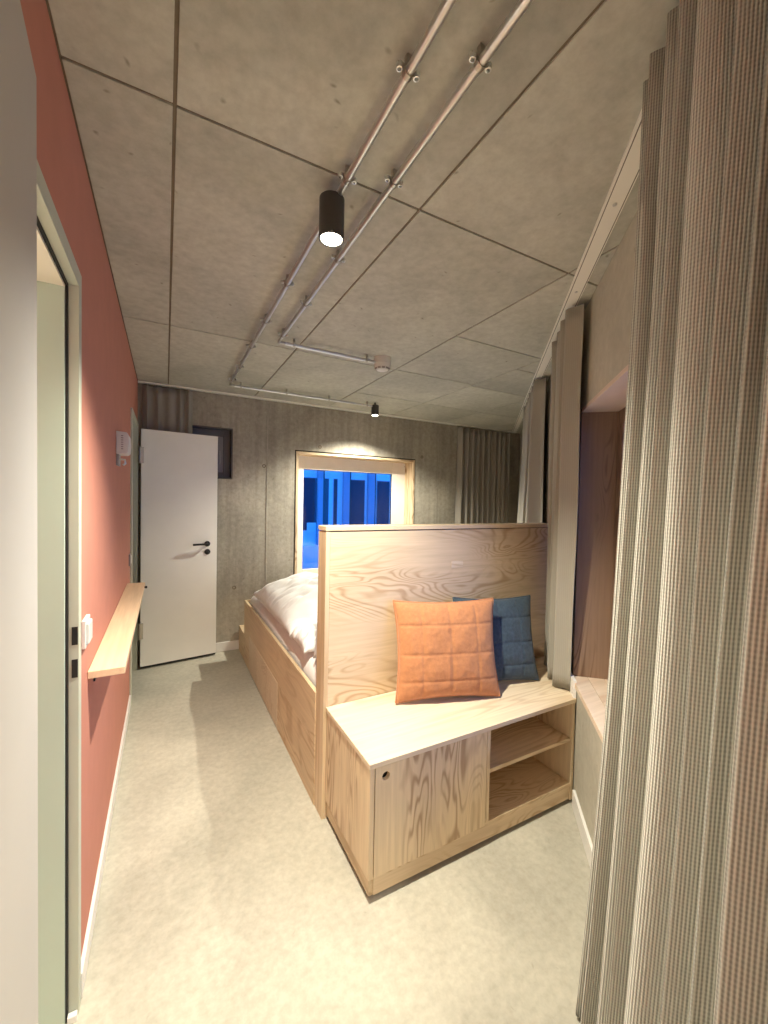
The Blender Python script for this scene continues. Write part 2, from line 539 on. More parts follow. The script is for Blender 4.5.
# baseboards
struct(box('baseboard_left', 'white_paint', None, XL, XL + 0.011, 1.443, 3.375, 0.004, 0.078), 'white baseboard along the salmon wall')
struct(box('baseboard_back', 'white_paint', None, XL + 0.03, 0.70, YB - 0.013, YB, 0.003, 0.092), 'white baseboard under the concrete back wall')
struct(box('baseboard_right', 'white_paint', None, S_END + 0.02, 0.036, -0.013, 0, 0.003, 0.088, tf=wtf), 'white baseboard under the concrete window wall')

# curtain tracks on the ceiling
tr = struct(thing('trim_1', 'white double curtain track along the slanting wall', None))
box('track_profile', 'track', tr, S_END + 0.05, SR - 0.12, -0.106, -0.040, ZC - 0.008, ZC + 0.001, tf=ctf)
for a, b in ((-0.0985, -0.0955), (-0.0475, -0.0445)):
    box('track_slot', 'track_slot', tr, S_END + 0.06, SR - 0.13, a, b, ZC - 0.0086, ZC - 0.004, 0, tf=ctf)
for s in [-1.35, -0.62, -0.05, 0.62, 1.25, 1.9]:
    MB().lathe([(0.007, 0), (0.007, 0.003), (0.004, 0.004)], wall_pt(s, -0.086, ZC - 0.008), (0, 0, -1), 10).build('track_screw', 'steel', tr, smooth='auto')
tr = struct(thing('trim_2', 'white curtain track along the back wall', None))
box('track_profile', 'track', tr, XL + 0.004, XR - 0.13, YB - 0.075, YB - 0.022, ZC - 0.012, ZC + 0.001)
box('track_slot', 'track_slot', tr, XL + 0.01, XR - 0.15, YB - 0.051, YB - 0.046, ZC - 0.0126, ZC - 0.006, 0)

# ------------------------------------------------------------------ big window
w1 = struct(thing('window_1', 'wooden framed window with blue dusk outside, plywood lined', 'window', ((BW[0] + BW[1]) / 2, YB, BW[2])))
x0, x1, z0, z1 = BW
g = 0.014                                            # shadow gap round the lining, its shade laid in as black strips
t = 0.024
for n_, a in (('shadow_gap', (x0, x0 + g, YB + 0.012, YB + 0.03, z0, z1)), ('shadow_gap', (x1 - g, x1, YB + 0.012, YB + 0.03, z0, z1)), ('shadow_gap', (x0, x1, YB + 0.012, YB + 0.03, z1 - g, z1)), ('shadow_gap', (x0, x1, YB + 0.012, YB + 0.03, z0, z0 + g))):
    box(n_, 'rubber_and_shade', w1, *a, 0)
box('lining_board', 'ply_z', w1, x0 + g, x0 + g + t, YB - 0.004, YB + 0.25, z0 + g, z1 - g)
box('lining_board', 'ply_z', w1, x1 - g - t, x1 - g, YB - 0.004, YB + 0.25, z0 + g, z1 - g)
box('lining_board', 'ply_x', w1, x0 + g + t, x1 - g - t, YB - 0.004, YB + 0.25, z1 - g - t, z1 - g)
box('window_sill', 'ply_x', w1, x0 + g + t, x1 - g - t, YB - 0.004, YB + 0.25, z0 + g, z0 + g + t)
xi0, xi1, zi0, zi1 = x0 + g + t, x1 - g - t, z0 + g + t, z1 - g - t
fr = MB()
fw_, yf0, yf1 = 0.115, YB + 0.185, YB + 0.25
box('window_frame', 'win_frame', w1, xi0, xi0 + fw_, yf0, yf1, zi0, zi1, 0.004)
box('window_frame', 'win_frame', w1, xi1 - fw_ - 0.07, xi1, yf0, yf1, zi0, zi1, 0.004)
box('window_frame', 'win_frame', w1, xi0 + fw_, xi1 - fw_ - 0.07, yf0, yf1, zi1 - 0.145, zi1, 0.004)
box('window_frame', 'win_frame', w1, xi0 + fw_, xi1 - fw_ - 0.07, yf0, yf1, zi0, zi0 + 0.125, 0.004)
gx0, gx1, gz0, gz1 = xi0 + fw_, xi1 - fw_ - 0.07, zi0 + 0.125, zi1 - 0.145
box('glass_seal', 'rubber_and_shade', w1, gx1 - 0.006, gx1, yf0 + 0.012, yf0 + 0.02, gz0, gz1, 0)
box('glass_seal', 'rubber_and_shade', w1, gx0, gx1, yf0 + 0.012, yf0 + 0.02, gz1 - 0.005, gz1, 0)
box('pane', 'glass', w1, gx0, gx1, yf0 + 0.03, yf0 + 0.036, gz0, gz1, 0)
MB().lathe([(0.005, 0), (0.004, 0.012)], (xi1 - 0.012, yf0, zi1 - 0.045), (0, -1, 0), 8).build('hinge_pin', 'hinge', w1)
# small dark window behind the open door
w2 = struct(thing('window_2', 'small dark recessed window behind the white door', 'window', (0.3, YB, SW[2])))
x0, x1, z0, z1 = SW
box('lining_board', 'win_dark', w2, x0, x0 + 0.012, YB + 0.004, YB + 0.2, z0, z1)
box('lining_board', 'win_dark', w2, x1 - 0.012, x1, YB + 0.004, YB + 0.2, z0, z1)
box('lining_board', 'win_dark', w2, x0 + 0.012, x1 - 0.012, YB + 0.004, YB + 0.2, z1 - 0.012, z1)
box('window_sill', 'win_dark', w2, x0 + 0.012, x1 - 0.012, YB + 0.004, YB + 0.2, z0, z0 + 0.012)
for a in ((x0 + 0.012, x0 + 0.075, z0 + 0.012, z1 - 0.012), (x1 - 0.075, x1 - 0.012, z0 + 0.012, z1 - 0.012), (x0 + 0.075, x1 - 0.075, z1 - 0.07, z1 - 0.012), (x0 + 0.075, x1 - 0.075, z0 + 0.012, z0 + 0.07)):
    box('window_frame', 'win_grey', w2, a[0], a[1], YB + 0.11, YB + 0.18, a[2], a[3], 0.003)
for a in ((x0 + 0.075, x0 + 0.135, z0 + 0.07, z1 - 0.07), (x1 - 0.19, x1 - 0.075, z0 + 0.07, z1 - 0.07), (x0 + 0.135, x1 - 0.19, z1 - 0.13, z1 - 0.07), (x0 + 0.135, x1 - 0.19, z0 + 0.07, z0 + 0.13)):
    box('sash', 'plastic_grey', w2, a[0], a[1], YB + 0.125, YB + 0.175, a[2], a[3], 0.003)
box('pane', 'glass', w2, x0 + 0.135, x1 - 0.19, YB + 0.14, YB + 0.146, z0 + 0.13, z1 - 0.13, 0)
box('window_handle', 'plastic_grey', w2, x1 - 0.120, x1 - 0.102, YB + 0.095, YB + 0.125, 1.84, 1.96, 0.003)

# windows of the slanting wall
def side_window(name, o, label, sill_planks):
    w = struct(thing(name, label, 'window', wall_pt((o[0] + o[1]) / 2, 0, o[2])))
    s0, s1, z0, z1 = o
    dd = 0.165
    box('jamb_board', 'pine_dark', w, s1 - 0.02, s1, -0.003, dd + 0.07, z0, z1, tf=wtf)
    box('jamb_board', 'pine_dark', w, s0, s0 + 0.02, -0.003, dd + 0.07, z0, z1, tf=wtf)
    box('head_board', 'pink_soffit', w, s0 + 0.02, s1 - 0.02, -0.003, dd + 0.07, z1 - 0.02, z1, tf=wtf)
    n = sill_planks
    for i in range(n):
        a, b = -0.012 + (dd + 0.07) * i / n, -0.012 + (dd + 0.07) * (i + 1) / n - 0.0015
        box('sill_plank', 'pine_sill', w, s0 + 0.02, s1 - 0.02, a, b, z0 - 0.012, z0 + 0.014, tf=wtf)
    f = 0.075
    for a in ((s0 + 0.02, s0 + 0.02 + f, z0 + 0.014, z1 - 0.02), (s1 - 0.02 - f, s1 - 0.02, z0 + 0.014, z1 - 0.02),
              (s0 + 0.02 + f, s1 - 0.02 - f, z1 - 0.02 - f, z1 - 0.02), (s0 + 0.02 + f, s1 - 0.02 - f, z0 + 0.014, z0 + 0.014 + f)):
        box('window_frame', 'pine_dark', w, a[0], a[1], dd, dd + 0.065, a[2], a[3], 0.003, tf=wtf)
    box('pane', 'glass', w, s0 + 0.02 + f, s1 - 0.02 - f, dd + 0.03, dd + 0.036, z0 + 0.014 + f, z1 - 0.02 - f, 0, tf=wtf)
side_window('window_3', O1, 'deep larch lined window recess with pine sill beside bench', 3)
side_window('window_4', O2, 'narrow glimpse of lined window recess between two curtains', 2)

# ------------------------------------------------------------------ doors of the salmon wall
d1 = struct(thing('door_1', 'grey green steel door frame with deep jamb in salmon wall', 'door frame', (XL, 1.1, 0)))
y0, y1, z1 = H1[0], H1[1], H1[3]
# architrave faces and jambs
box('architrave', 'frame_grey', d1, XL, XL + 0.008, y1 - 0.006, 1.442, 0, z1 + 0.026, 0.002)
box('architrave', 'frame_grey', d1, XL, XL + 0.008, y0 - 0.03, y1 - 0.006, z1 - 0.006, z1 + 0.026, 0.002)
jb = box('jamb', 'frame_grey', d1, XL - 0.016, XL + 0.008, y1 - 0.022, y1 - 0.006, 0, z1 - 0.006, 0.001)
box('head_jamb', 'frame_grey', d1, XL - 0.016, XL + 0.008, y0, y1 - 0.022, z1 - 0.020, z1 - 0.006, 0.001)
box('gasket', 'rubber_and_shade', d1, XL - 0.0215, XL - 0.0165, y1 - 0.030, y1 - 0.006, 0, z1 - 0.006, 0)
box('gasket', 'rubber_and_shade', d1, XL - 0.0215, XL - 0.0165, y0, y1 - 0.030, z1 - 0.028, z1 - 0.006, 0)
box('deep_jamb', 'jamb_green', d1, XL - 0.30, XL - 0.022, y1 - 0.034, y1 - 0.006, 0, z1 - 0.006, 0.001)
box('soffit_board', 'soffit', d1, XL - 0.30, XL - 0.022, y0, y1 - 0.034, z1 - 0.034, z1 - 0.006, 0.001)
for za, zb in ((1.079, 1.130), (0.986, 1.038)):
    box('strike_hole', 'rubber_and_shade', jb, XL - 0.0085, XL + 0.0055, y1 - 0.0232, y1 - 0.0215, za, zb, 0)
box('frame_foot', 'white_paint', d1, XL - 0.016, XL + 0.006, y1 - 0.04, y1 - 0.024, 0, 0.02, 0.002)
# its leaf, folded back flat against the wall beside the camera
ang = math.radians(4.2)
dl = Vector((math.sin(ang), -math.cos(ang), 0))       # from the hinge towards the viewer
dn = Vector((-math.cos(ang), -math.sin(ang), 0))      # towards the wall
hp = Vector((-0.167, 0.772, 0))
def ltf(a, b, z):
    return hp + dl * a + dn * b + Vector((0, 0, z))
lf = tag(thing('door_leaf', 'white door leaf folded back beside the viewer, at left edge', 'door', hp), kind='structure')
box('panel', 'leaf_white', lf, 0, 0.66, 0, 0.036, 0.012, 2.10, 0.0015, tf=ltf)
for z in (0.33, 1.85):
    MB().tube([ltf(-0.006, 0.030, z - 0.05), ltf(-0.006, 0.030, z + 0.05)], 0.006, 8).build('hinge', 'hinge', lf, smooth='auto')

d2 = struct(thing('door_2', 'pale steel frame of the far doorway in salmon wall', 'door frame', (XL, 3.75, 0)))
y0, y1, z1 = H2[0], H2[1], H2[3]
box('architrave', 'frame_grey', d2, XL, XL + 0.012, y0 - 0.035, y0 + 0.004, 0, z1 + 0.035, 0.002)
box('architrave', 'frame_grey', d2, XL, XL + 0.012, y1 - 0.004, y1 + 0.03, 0, z1 + 0.035, 0.002)
box('architrave', 'frame_grey', d2, XL, XL + 0.012, y0 + 0.004, y1 - 0.004, z1 - 0.004, z1 + 0.035, 0.002)
box('jamb', 'frame_grey', d2, XL - 0.13, XL + 0.012, y0 + 0.004, y0 + 0.016, 0, z1 - 0.004, 0.001)
box('jamb', 'frame_grey', d2, XL - 0.05, XL + 0.012, y1 - 0.020, y1 - 0.004, 0, z1 - 0.004, 0.001)
box('gasket', 'rubber_and_shade', d2, XL - 0.06, XL - 0.05, y1 - 0.026, y1 - 0.004, 0, z1 - 0.004, 0)
box('deep_jamb', 'dark_gap', d2, XL - 0.13, XL - 0.06, y1 - 0.024, y1 - 0.004, 0, z1 - 0.004, 0)  # darkness behind the far leaf put into the jamb colour
box('head_jamb', 'frame_grey', d2, XL - 0.13, XL + 0.012, y0 + 0.016, y1 - 0.024, z1 - 0.016, z1 - 0.004, 0.001)
# the open far leaf
hp2 = Vector((-0.186, 4.043, 0))
ang2 = math.atan2(4.126 - 4.043, 0.430 + 0.186)
ax2, ay2 = Vector((math.cos(ang2), math.sin(ang2), 0)), Vector((-math.sin(ang2), math.cos(ang2), 0))
def dtf(a, b, z):
    return hp2 + ax2 * a + ay2 * b + Vector((0, 0, z))
df = tag(thing('door_leaf', 'white open door with black lever handle against concrete wall', 'door', hp2), kind='structure')
pn = box('panel', 'door_white', df, 0, 0.622, 0, 0.036, 0.024, 2.078, 0.0015, tf=dtf)
def dl_lathe(name, prof, a, z, m_, par, n=20):
    return MB().lathe(prof, dtf(a, 0, z), -ay2, n).build(name, m_, par, smooth='auto')
hd = dl_lathe('handle', [(0.026, 0), (0.026, 0.006), (0.011, 0.008), (0.011, 0.045), (0.009, 0.048)], 0.535, 1.070, 'black_metal', df)
MB().tube([dtf(0.535, -0.043, 1.07), dtf(0.50, -0.045, 1.07), dtf(0.405, -0.045, 1.069)], 0.0095, 10).build('lever', 'black_metal', hd, smooth='auto')
dl_lathe('lock_rosette', [(0.026, 0), (0.026, 0.006), (0.012, 0.008), (0.010, 0.012)], 0.537, 0.995, 'black_metal', df)
for z in (0.335, 1.853):
    hg = box('hinge', 'hinge', df, -0.022, 0.020, -0.008, 0.001, z - 0.068, z + 0.068, 0.001, tf=dtf)
    MB().tube([dtf(-0.012, -0.010, z - 0.07), dtf(-0.012, -0.010, z + 0.07)], 0.008, 8).build('hinge_barrel', 'hinge', hg, smooth='auto')
box('under_door_shade', 'rubber_and_shade', df, 0.004, 0.618, 0.002, 0.034, 0.010, 0.024, 0, tf=dtf)  # black strip standing in for the shade under the leaf

# ================================================================== LAMPS
def spot(x, y, z0, z1, r, label, energy, size=122, blend=0.7, stem=True):
    t = thing('ceiling_spotlight', label, 'spotlight', (x, y, z1), 'black ceiling spotlights')
    MB().lathe([(r * 0.86, z1 - z0), (r, z1 - z0 - 0.004), (r, 0.0), (r * 0.90, 0.0), (r * 0.86, 0.006)], (x, y, z0), (0, 0, 1), 32).build('housing', 'spot_body', t, smooth='auto')
    MB().lathe([(r * 0.84, 0.0), (r * 0.80, -0.004), (r * 0.4, -0.008), (0.002, -0.009)], (x, y, z0 + 0.004), (0, 0, 1), 32).build('lens', 'lens', t, smooth='auto')
    if stem:
        MB().lathe([(0.007, 0), (0.007, ZC - z1 + 0.001)], (x, y, z1 - 0.001), (0, 0, 1), 20).build('mount', 'spot_body', t, smooth='auto')
    ld = D.lights.new('spot_light', 'SPOT')
    ld.energy = energy
    ld.color = WARM
    ld.spot_size = math.radians(size)
    ld.spot_blend = blend
    ld.shadow_soft_size = 0.028
    lo = D.objects.new('spot_light', ld)
    COL.objects.link(lo)
    lo.parent = t
    lo.location = (0, 0, z0 - 0.012 - z1)
    return t
spot(0.462, 1.250, 2.332, 2.462, 0.040, 'bright ceiling spotlight hanging in line on the conduit near the viewer', SPOT_W, stem=False)
spot(1.872, 3.712, 2.372, 2.476, 0.038, 'small black ceiling spotlight at conduit end above the window', SPOT_W * 0.9, 140, 0.6)
spot(0.23, -0.55, 2.372, 2.476, 0.038, 'unseen ceiling spotlight added behind the viewer as fill light', SPOT_W * 0.42)  # added out of view as fill for floor and bench front
bl = thing('added_bathroom_lamp', 'unseen round lamp added in the bathroom to light the doorway', 'lamp', (-1.0, 2.35, 1.75))  # added unseen lamp, placed to brighten the near doorway's soffit and jamb
MB().lathe([(0.11, 0), (0.11, 0.03), (0.095, 0.045)], (-1.0, 2.35, 1.75), (0, -1, 0), 32).build('housing', 'plastic', bl, smooth='auto')
ld = D.lights.new('added_bathroom_light', 'POINT')
ld.energy = 130
ld.color = (0.94, 1.0, 0.88)
ld.shadow_soft_size = 0.08
lo = D.objects.new('added_bathroom_light', ld)
COL.objects.link(lo)
lo.parent = bl
lo.location = (0, -0.16, 0)

# ================================================================== CONDUITS
PR, PZ = 0.0105, ZC - 0.037
def clip_on(par, p, along):
    """saddle clamp: ring, stand-off, two ears with screws"""
    p = Vector(p)
    a = Vector(along)
    sd = Vector((0, 0, 1)).cross(a)
    mb = MB().tube([p - a * 0.007, p + a * 0.007], PR + 0.003, 14)
    f = lambda u, v, z: p + sd * u + a * v + Vector((0, 0, z))
    mb.box(-0.006, 0.006, -0.006, 0.006, PR, ZC - p.z - 0.0004, f)
    mb.box(-0.028, 0.028, -0.006, 0.006, 0.006, 0.009, f)
    c = mb.build('clip', 'hinge', par, smooth='auto')
    for s in (-1, 1):
        MB().lathe([(0.0075, 0.0), (0.0075, 0.012), (0.0045, 0.0125), (0.0045, 0.004)], p + sd * 0.0225 * s + Vector((0, 0, 0.009)), (0, 0, -1), 10).build('screw', 'steel', c, smooth='auto')
c1 = thing('conduit', 'steel ceiling conduit leading through the spotlight to the window lamp', 'pipe', (0.473, 1.2, PZ), 'steel ceiling conduits')
MB().tube([(0.475, 0.13, PZ), (0.472, 3.585, PZ)], PR, 14).build('pipe', 'steel', c1, smooth='auto')
MB().tube([(0.472, 3.582, PZ), (0.472, 3.66, PZ), (0.474, 3.68, PZ), (0.480, 3.694, PZ), (0.494, 3.702, PZ), (0.53, 3.703, PZ)], PR * 0.86, 12).build('elbow', 'hinge', c1, smooth='auto')
MB().tube([(0.515, 3.703, PZ), (1.842, 3.712, PZ)], PR, 14).build('pipe', 'steel', c1, smooth='auto')
for y in (0.40, 0.809, 1.155, 1.833, 2.273, 2.695, 3.143, 3.52):
    clip_on(c1, (0.4745 - 0.0007 * y, y, PZ), (0, 1, 0))
for x in (0.567, 0.964, 1.373, 1.78):
    clip_on(c1, (x, 3.702 + 0.006 * (x - 0.5), PZ), (1, 0, 0))
c2 = thing('conduit', 'steel ceiling conduit turning off towards the white smoke detector', 'pipe', (0.602, 1.2, PZ), 'steel ceiling conduits')
MB().tube([(0.602, 0.27, PZ), (0.602, 2.46, PZ)], PR, 14).build('pipe', 'steel', c2, smooth='auto')
MB().tube([(0.602, 2.456, PZ), (0.602, 2.50, PZ), (0.606, 2.517, PZ), (0.617, 2.528, PZ), (0.66, 2.530, PZ)], PR * 0.86, 12).build('elbow', 'hinge', c2, smooth='auto')
MB().tube([(0.645, 2.530, PZ), (1.285, 2.536, PZ)], PR, 14).build('pipe', 'steel', c2, smooth='auto')
for y in (0.38, 0.715, 1.097, 1.547, 1.969, 2.41):
    clip_on(c2, (0.602, y, PZ), (0, 1, 0))
for x in (0.70, 1.205):
    clip_on(c2, (x, 2.532, PZ), (1, 0, 0))
sd = thing('smoke_detector', 'round white smoke detector at the end of the conduit', 'smoke detector', (1.328, 2.535, ZC))
MB().lathe([(0.060, 0), (0.060, -0.042), (0.055, -0.046)], (1.328, 2.535, ZC), n=28).build('base', 'plastic', sd, smooth='auto')
MB().lathe([(0.052, -0.044), (0.058, -0.048), (0.054, -0.066), (0.040, -0.084), (0.030, -0.088)], (1.328, 2.535, ZC), n=28).build('cover', 'plastic', sd, smooth='auto')
for k in range(10):
    a = 2 * PI * k / 10
    p = Vector((1.328 + 0.0475 * math.cos(a), 2.535 + 0.0475 * math.sin(a), ZC - 0.076))
    rd, tn = Vector((math.cos(a), math.sin(a), 0)), Vector((-math.sin(a), math.cos(a), 0))
    dn_ = (Vector((0, 0, -0.018)) + rd * -0.014).normalized()
    nn = tn.cross(dn_)
    MB().box(-0.011, 0.011, -0.006, 0.006, -0.0025, 0.0025, lambda u, v, w, p=p, tn=tn, dn_=dn_, nn=nn: p + tn * u + dn_ * v + nn * w).build('vent_slot', 'plastic_grey', sd)

# ================================================================== LEFT WALL FITTINGS
sh = thing('wall_shelf', 'long narrow pale wooden shelf on the salmon wall', 'shelf', (XL, 2.37, 0.89))
box('board', 'shelf_wood', sh, XL + 0.001, -0.117, 1.600, 3.135, 0.902, 0.926, 0.0015)
for y in (1.735, 2.98):
    b_ = MB().box(XL + 0.0005, XL + 0.006, y - 0.012, y + 0.012, 0.845, 0.902)
    b_.box(XL + 0.006, -0.150, y - 0.010, y + 0.010, 0.897, 0.902)
    b_.build('bracket', 'black_metal', sh)
MB().lathe([(0.006, 0), (0.009, 0.012), (0.006, 0.016)], (-0.1175, 3.03, 0.913), (1, 0, 0), 10).build('hook', 'black_metal', sh, smooth='auto')
sw = thing('light_switch', 'square white double light switch beside the near door frame', 'switch', (XL, 1.56, 1.08))
box('plate', 'plastic', sw, XL + 0.0005, XL + 0.0115, 1.488, 1.574, 1.036, 1.122, 0.002)
box('rocker', 'plastic', sw, XL + 0.0115, XL + 0.019, 1.500, 1.562, 1.048, 1.110, 0.002)
sr = thing('alarm_sounder', 'white rounded alarm box with grey bracket on salmon wall', 'alarm', (XL, 2.52, 1.76))
hx = [(XL + 0.001, 1.712), (XL + 0.044, 1.714), (XL + 0.054, 1.724), (XL + 0.058, 1.765), (XL + 0.056, 1.806), (XL + 0.046, 1.822), (XL + 0.001, 1.826)]
mb = MB()
nh = len(hx)
mb.add([(x, 2.43, z) for x, z in hx] + [(x, 2.575, z) for x, z in hx], [tuple(range(nh)), tuple(range(2 * nh - 1, nh - 1, -1))] + [(i, (i + 1) % nh, nh + (i + 1) % nh, nh + i) for i in range(nh)])
hb = mb.build('housing', 'plastic', sr, 0.004)
for k in range(7):
    box('sound_slot', 'plastic_grey', hb, XL + 0.022, XL + 0.032, 2.4292, 2.4315, 1.735 + k * 0.011, 1.740 + k * 0.011, 0)
box('bracket', 'plastic_grey', sr, XL + 0.0005, XL + 0.012, 2.44, 2.54, 1.655, 1.712, 0.002)
MB().tube([(XL + 0.012, 2.50, 1.69), (XL + 0.034, 2.50, 1.688), (XL + 0.036, 2.50, 1.668), (XL + 0.026, 2.50, 1.660)], 0.005, 8).build('hook', 'steel', sr, smooth='auto')
ts = thing('wall_thermostat', 'small grey wall switch beside the far doorway', 'switch', (XL, 3.3, 1.06))
box('plate', 'plastic_grey', ts, XL + 0.0005, XL + 0.010, 3.262, 3.340, 1.02, 1.10, 0.002)
box('rocker', 'plastic', ts, XL + 0.010, XL + 0.014, 3.275, 3.327, 1.033, 1.087, 0.002)

# ================================================================== BENCH
bn = thing('storage_bench', 'plywood storage bench with finger-hole door and open shelves', 'bench', (1.2, 1.5, 0))
BX0, BY0, BY1, BZ = 0.667, 1.305, 1.766, 0.535
WX = lambda y, o=0.0: (W0 + WD * ((y - W0.y - WN.y * o) / WD.y) + WN * o).x
tp = MB().prism([(BX0 - 0.004, BY0 - 0.006), (WX(BY0 - 0.006, -0.002), BY0 - 0.006), (WX(BY1, -0.002), BY1), (BX0 - 0.004, BY1)], BZ - 0.020, BZ)
tp.build('bench_top', 'ply_top', bn, 0.0015)
box('side_panel', 'ply_z', bn, BX0, BX0 + 0.020, BY0, BY1, 0.092, BZ - 0.0205)
box('plinth_side', 'ply_y', bn, BX0 + 0.008, BX0 + 0.026, BY0 + 0.010, BY1, 0.022, 0.090)
box('plinth_front', 'ply_x', bn, BX0 + 0.026, 1.7995, BY0 + 0.006, BY0 + 0.024, 0.022, 0.086)
box('base', 'rubber_and_shade', bn, BX0 + 0.035, 1.75, BY0 + 0.035, BY1 - 0.02, 0.0, 0.07, 0)
box('bottom_panel', 'ply_x', bn, BX0 + 0.0205, 1.7995, BY0 + 0.003, BY1, 0.086, 0.104)
box('divider', 'ply_z', bn, 1.238, 1.256, BY0 + 0.001, BY1, 0.104, BZ - 0.0205)
box('end_panel', 'ply_z', bn, 1.800, 1.818, BY0 + 0.002, BY1, 0.016, BZ - 0.0205)
box('shelf', 'ply_x', bn, 1.2565, 1.7995, BY0 + 0.012, BY1, 0.312, 0.330)
box('rear_panel', 'ply_x', bn, BX0 + 0.0205, 1.7995, BY1 - 0.012, BY1 - 0.001, 0.104, BZ - 0.0205, 0)
# door with a round finger hole
dx0, dx1, dz0, dz1 = BX0 + 0.0235, 1.2345, 0.0945, BZ - 0.0245
hcx, hcz, hr, nk = 0.735, 0.470, 0.0165, 24
mb = MB()
circ = [(hcx + hr * math.cos(2 * PI * k / nk), hcz + hr * math.sin(2 * PI * k / nk)) for k in range(nk)]
def outer(k):
    a = 2 * PI * k / nk
    c, s = math.cos(a), math.sin(a)
    tt = min((dx1 - hcx) / c if c > 1e-9 else 1e9, (dx0 - hcx) / c if c < -1e-9 else 1e9, (dz1 - hcz) / s if s > 1e-9 else 1e9, (dz0 - hcz) / s if s < -1e-9 else 1e9)
    return (hcx + c * tt, hcz + s * tt)
cs = [(dx1, dz1), (dx0, dz1), (dx0, dz0), (dx1, dz0)]
outl = []
for k in range(nk):
    outl.append(outer(k))
for yy in (BY0, BY0 + 0.018):
    b0 = len(mb.v)
    mb.v += [Vector((x, yy, z)) for x, z in circ] + [Vector((x, yy, z)) for x, z in outl] + [Vector((x, yy, z)) for x, z in cs]
    for k in range(nk):
        k2 = (k + 1) % nk
        p, q = outl[k], outl[k2]
        if abs(p[0] - q[0]) > 1e-6 and abs(p[1] - q[1]) > 1e-6:
            ci = min(range(4), key=lambda i: min(abs(cs[i][0] - p[0]) + abs(cs[i][1] - q[1]), abs(cs[i][0] - q[0]) + abs(cs[i][1] - p[1])))
            mb.f.append((b0 + k, b0 + nk + k, b0 + 2 * nk + ci, b0 + nk + k2, b0 + k2))
        else:
            mb.f.append((b0 + k, b0 + nk + k, b0 + nk + k2, b0 + k2))
H = nk * 2 + 4
for k in range(nk):
    k2 = (k + 1) % nk
    mb.f.append((k, k2, H + k2, H + k))
for i in range(4):
    j = (i + 1) % 4
    mb.f.append((2 * nk + i, 2 * nk + j, H + 2 * nk + j, H + 2 * nk + i))
mb.build('door', 'ply_z', bn)
box('hole_backing', 'rubber_and_shade', bn, 0.70, 0.77, BY0 + 0.03, BY0 + 0.034, 0.43, 0.51, 0)
# small raised end lip against the wall
struct(MB().box(0.060, 0.200, -0.020, -0.004, BZ + 0.001, 0.622, wtf).build('trim_3', 'white_paint', None, 0.001), 'short white upstand on the bench end below the window sill')

# ================================================================== HEADBOARD + BED
hbd = thing('headboard', 'tall plywood headboard partition between bench and bed', 'headboard', (1.4, 1.82, 0))
HX0, HY0, HY1 = 0.652, 1.767, 1.872
box('end_panel', 'edge', hbd, HX0, HX0 + 0.020, HY0, HY1, 0, 1.354, 0.0015)
box('front_panel', 'ply_x', hbd, HX0 + 0.021, 2.18, HY0 + 0.002, HY0 + 0.020, 0, 1.354)
box('rear_panel', 'ply_x', hbd, HX0 + 0.021, 2.18, HY1 - 0.018, HY1, 0, 1.354)
box('cap_board', 'cap', hbd, HX0 - 0.002, 2.19, HY0 - 0.002, HY1 + 0.002, 1.358, 1.379, 0.0015)
box('core', 'dark_gap', hbd, HX0 + 0.03, 2.17, HY0 + 0.020, HY1 - 0.018, 0.0, 1.358, 0)
box('repair_plug', 'ply_top', hbd, 1.378, 1.458, HY0 + 0.0008, HY0 + 0.0022, 1.140, 1.180, 0, label='pale rectangular wood patch')

bd = thing('platform_bed', 'built-in plywood platform bed behind the headboard', 'bed', (1.4, 2.9, 0))
bx0, bx1, by0, by1 = 0.648, 2.16, 1.873, 3.895
box('side_board', 'ply_y', bd, bx0, bx0 + 0.020, by0, by1, 0.304, 0.560)
box('side_board', 'ply_y', bd, bx0, bx0 + 0.020, by0, 2.616, 0.0, 0.3035)
box('drawer_front', 'ply_top', bd, bx0 - 0.001, bx0 + 0.019, 2.6185, 3.296, 0.006, 0.3015)
box('drawer_front', 'ply_top', bd, bx0 - 0.001, bx0 + 0.019, 3.2985, 3.632, 0.006, 0.3015)
box('side_board', 'ply_y', bd, bx0, bx0 + 0.020, 3.6345, by1, 0.0, 0.3035)
box('foot_board', 'ply_x', bd, bx0 + 0.0205, bx1, by1 - 0.020, by1, 0.0, 0.560)
box('far_side_board', 'ply_y', bd, bx1 - 0.020, bx1, by0, by1 - 0.0205, 0.0, 0.560)
box('slat_base', 'ply_x', bd, bx0 + 0.0205, bx1 - 0.0205, by0, by1 - 0.0205, 0.40, 0.42)
st = thing('bed_step', 'low plywood step at the foot of the bed under the wall', 'step', (1.2, 4.05, 0))
box('step_top', 'ply_x', st, bx0, bx1, 3.897, YB - 0.015, 0.225, 0.243)
box('step_side', 'ply_y', st, bx0, bx0 + 0.018, 3.897, YB - 0.015, 0.0, 0.2245)
box('step_front', 'ply_x', st, bx1 - 0.018, bx1, 3.897, YB - 0.015, 0.0, 0.2245)

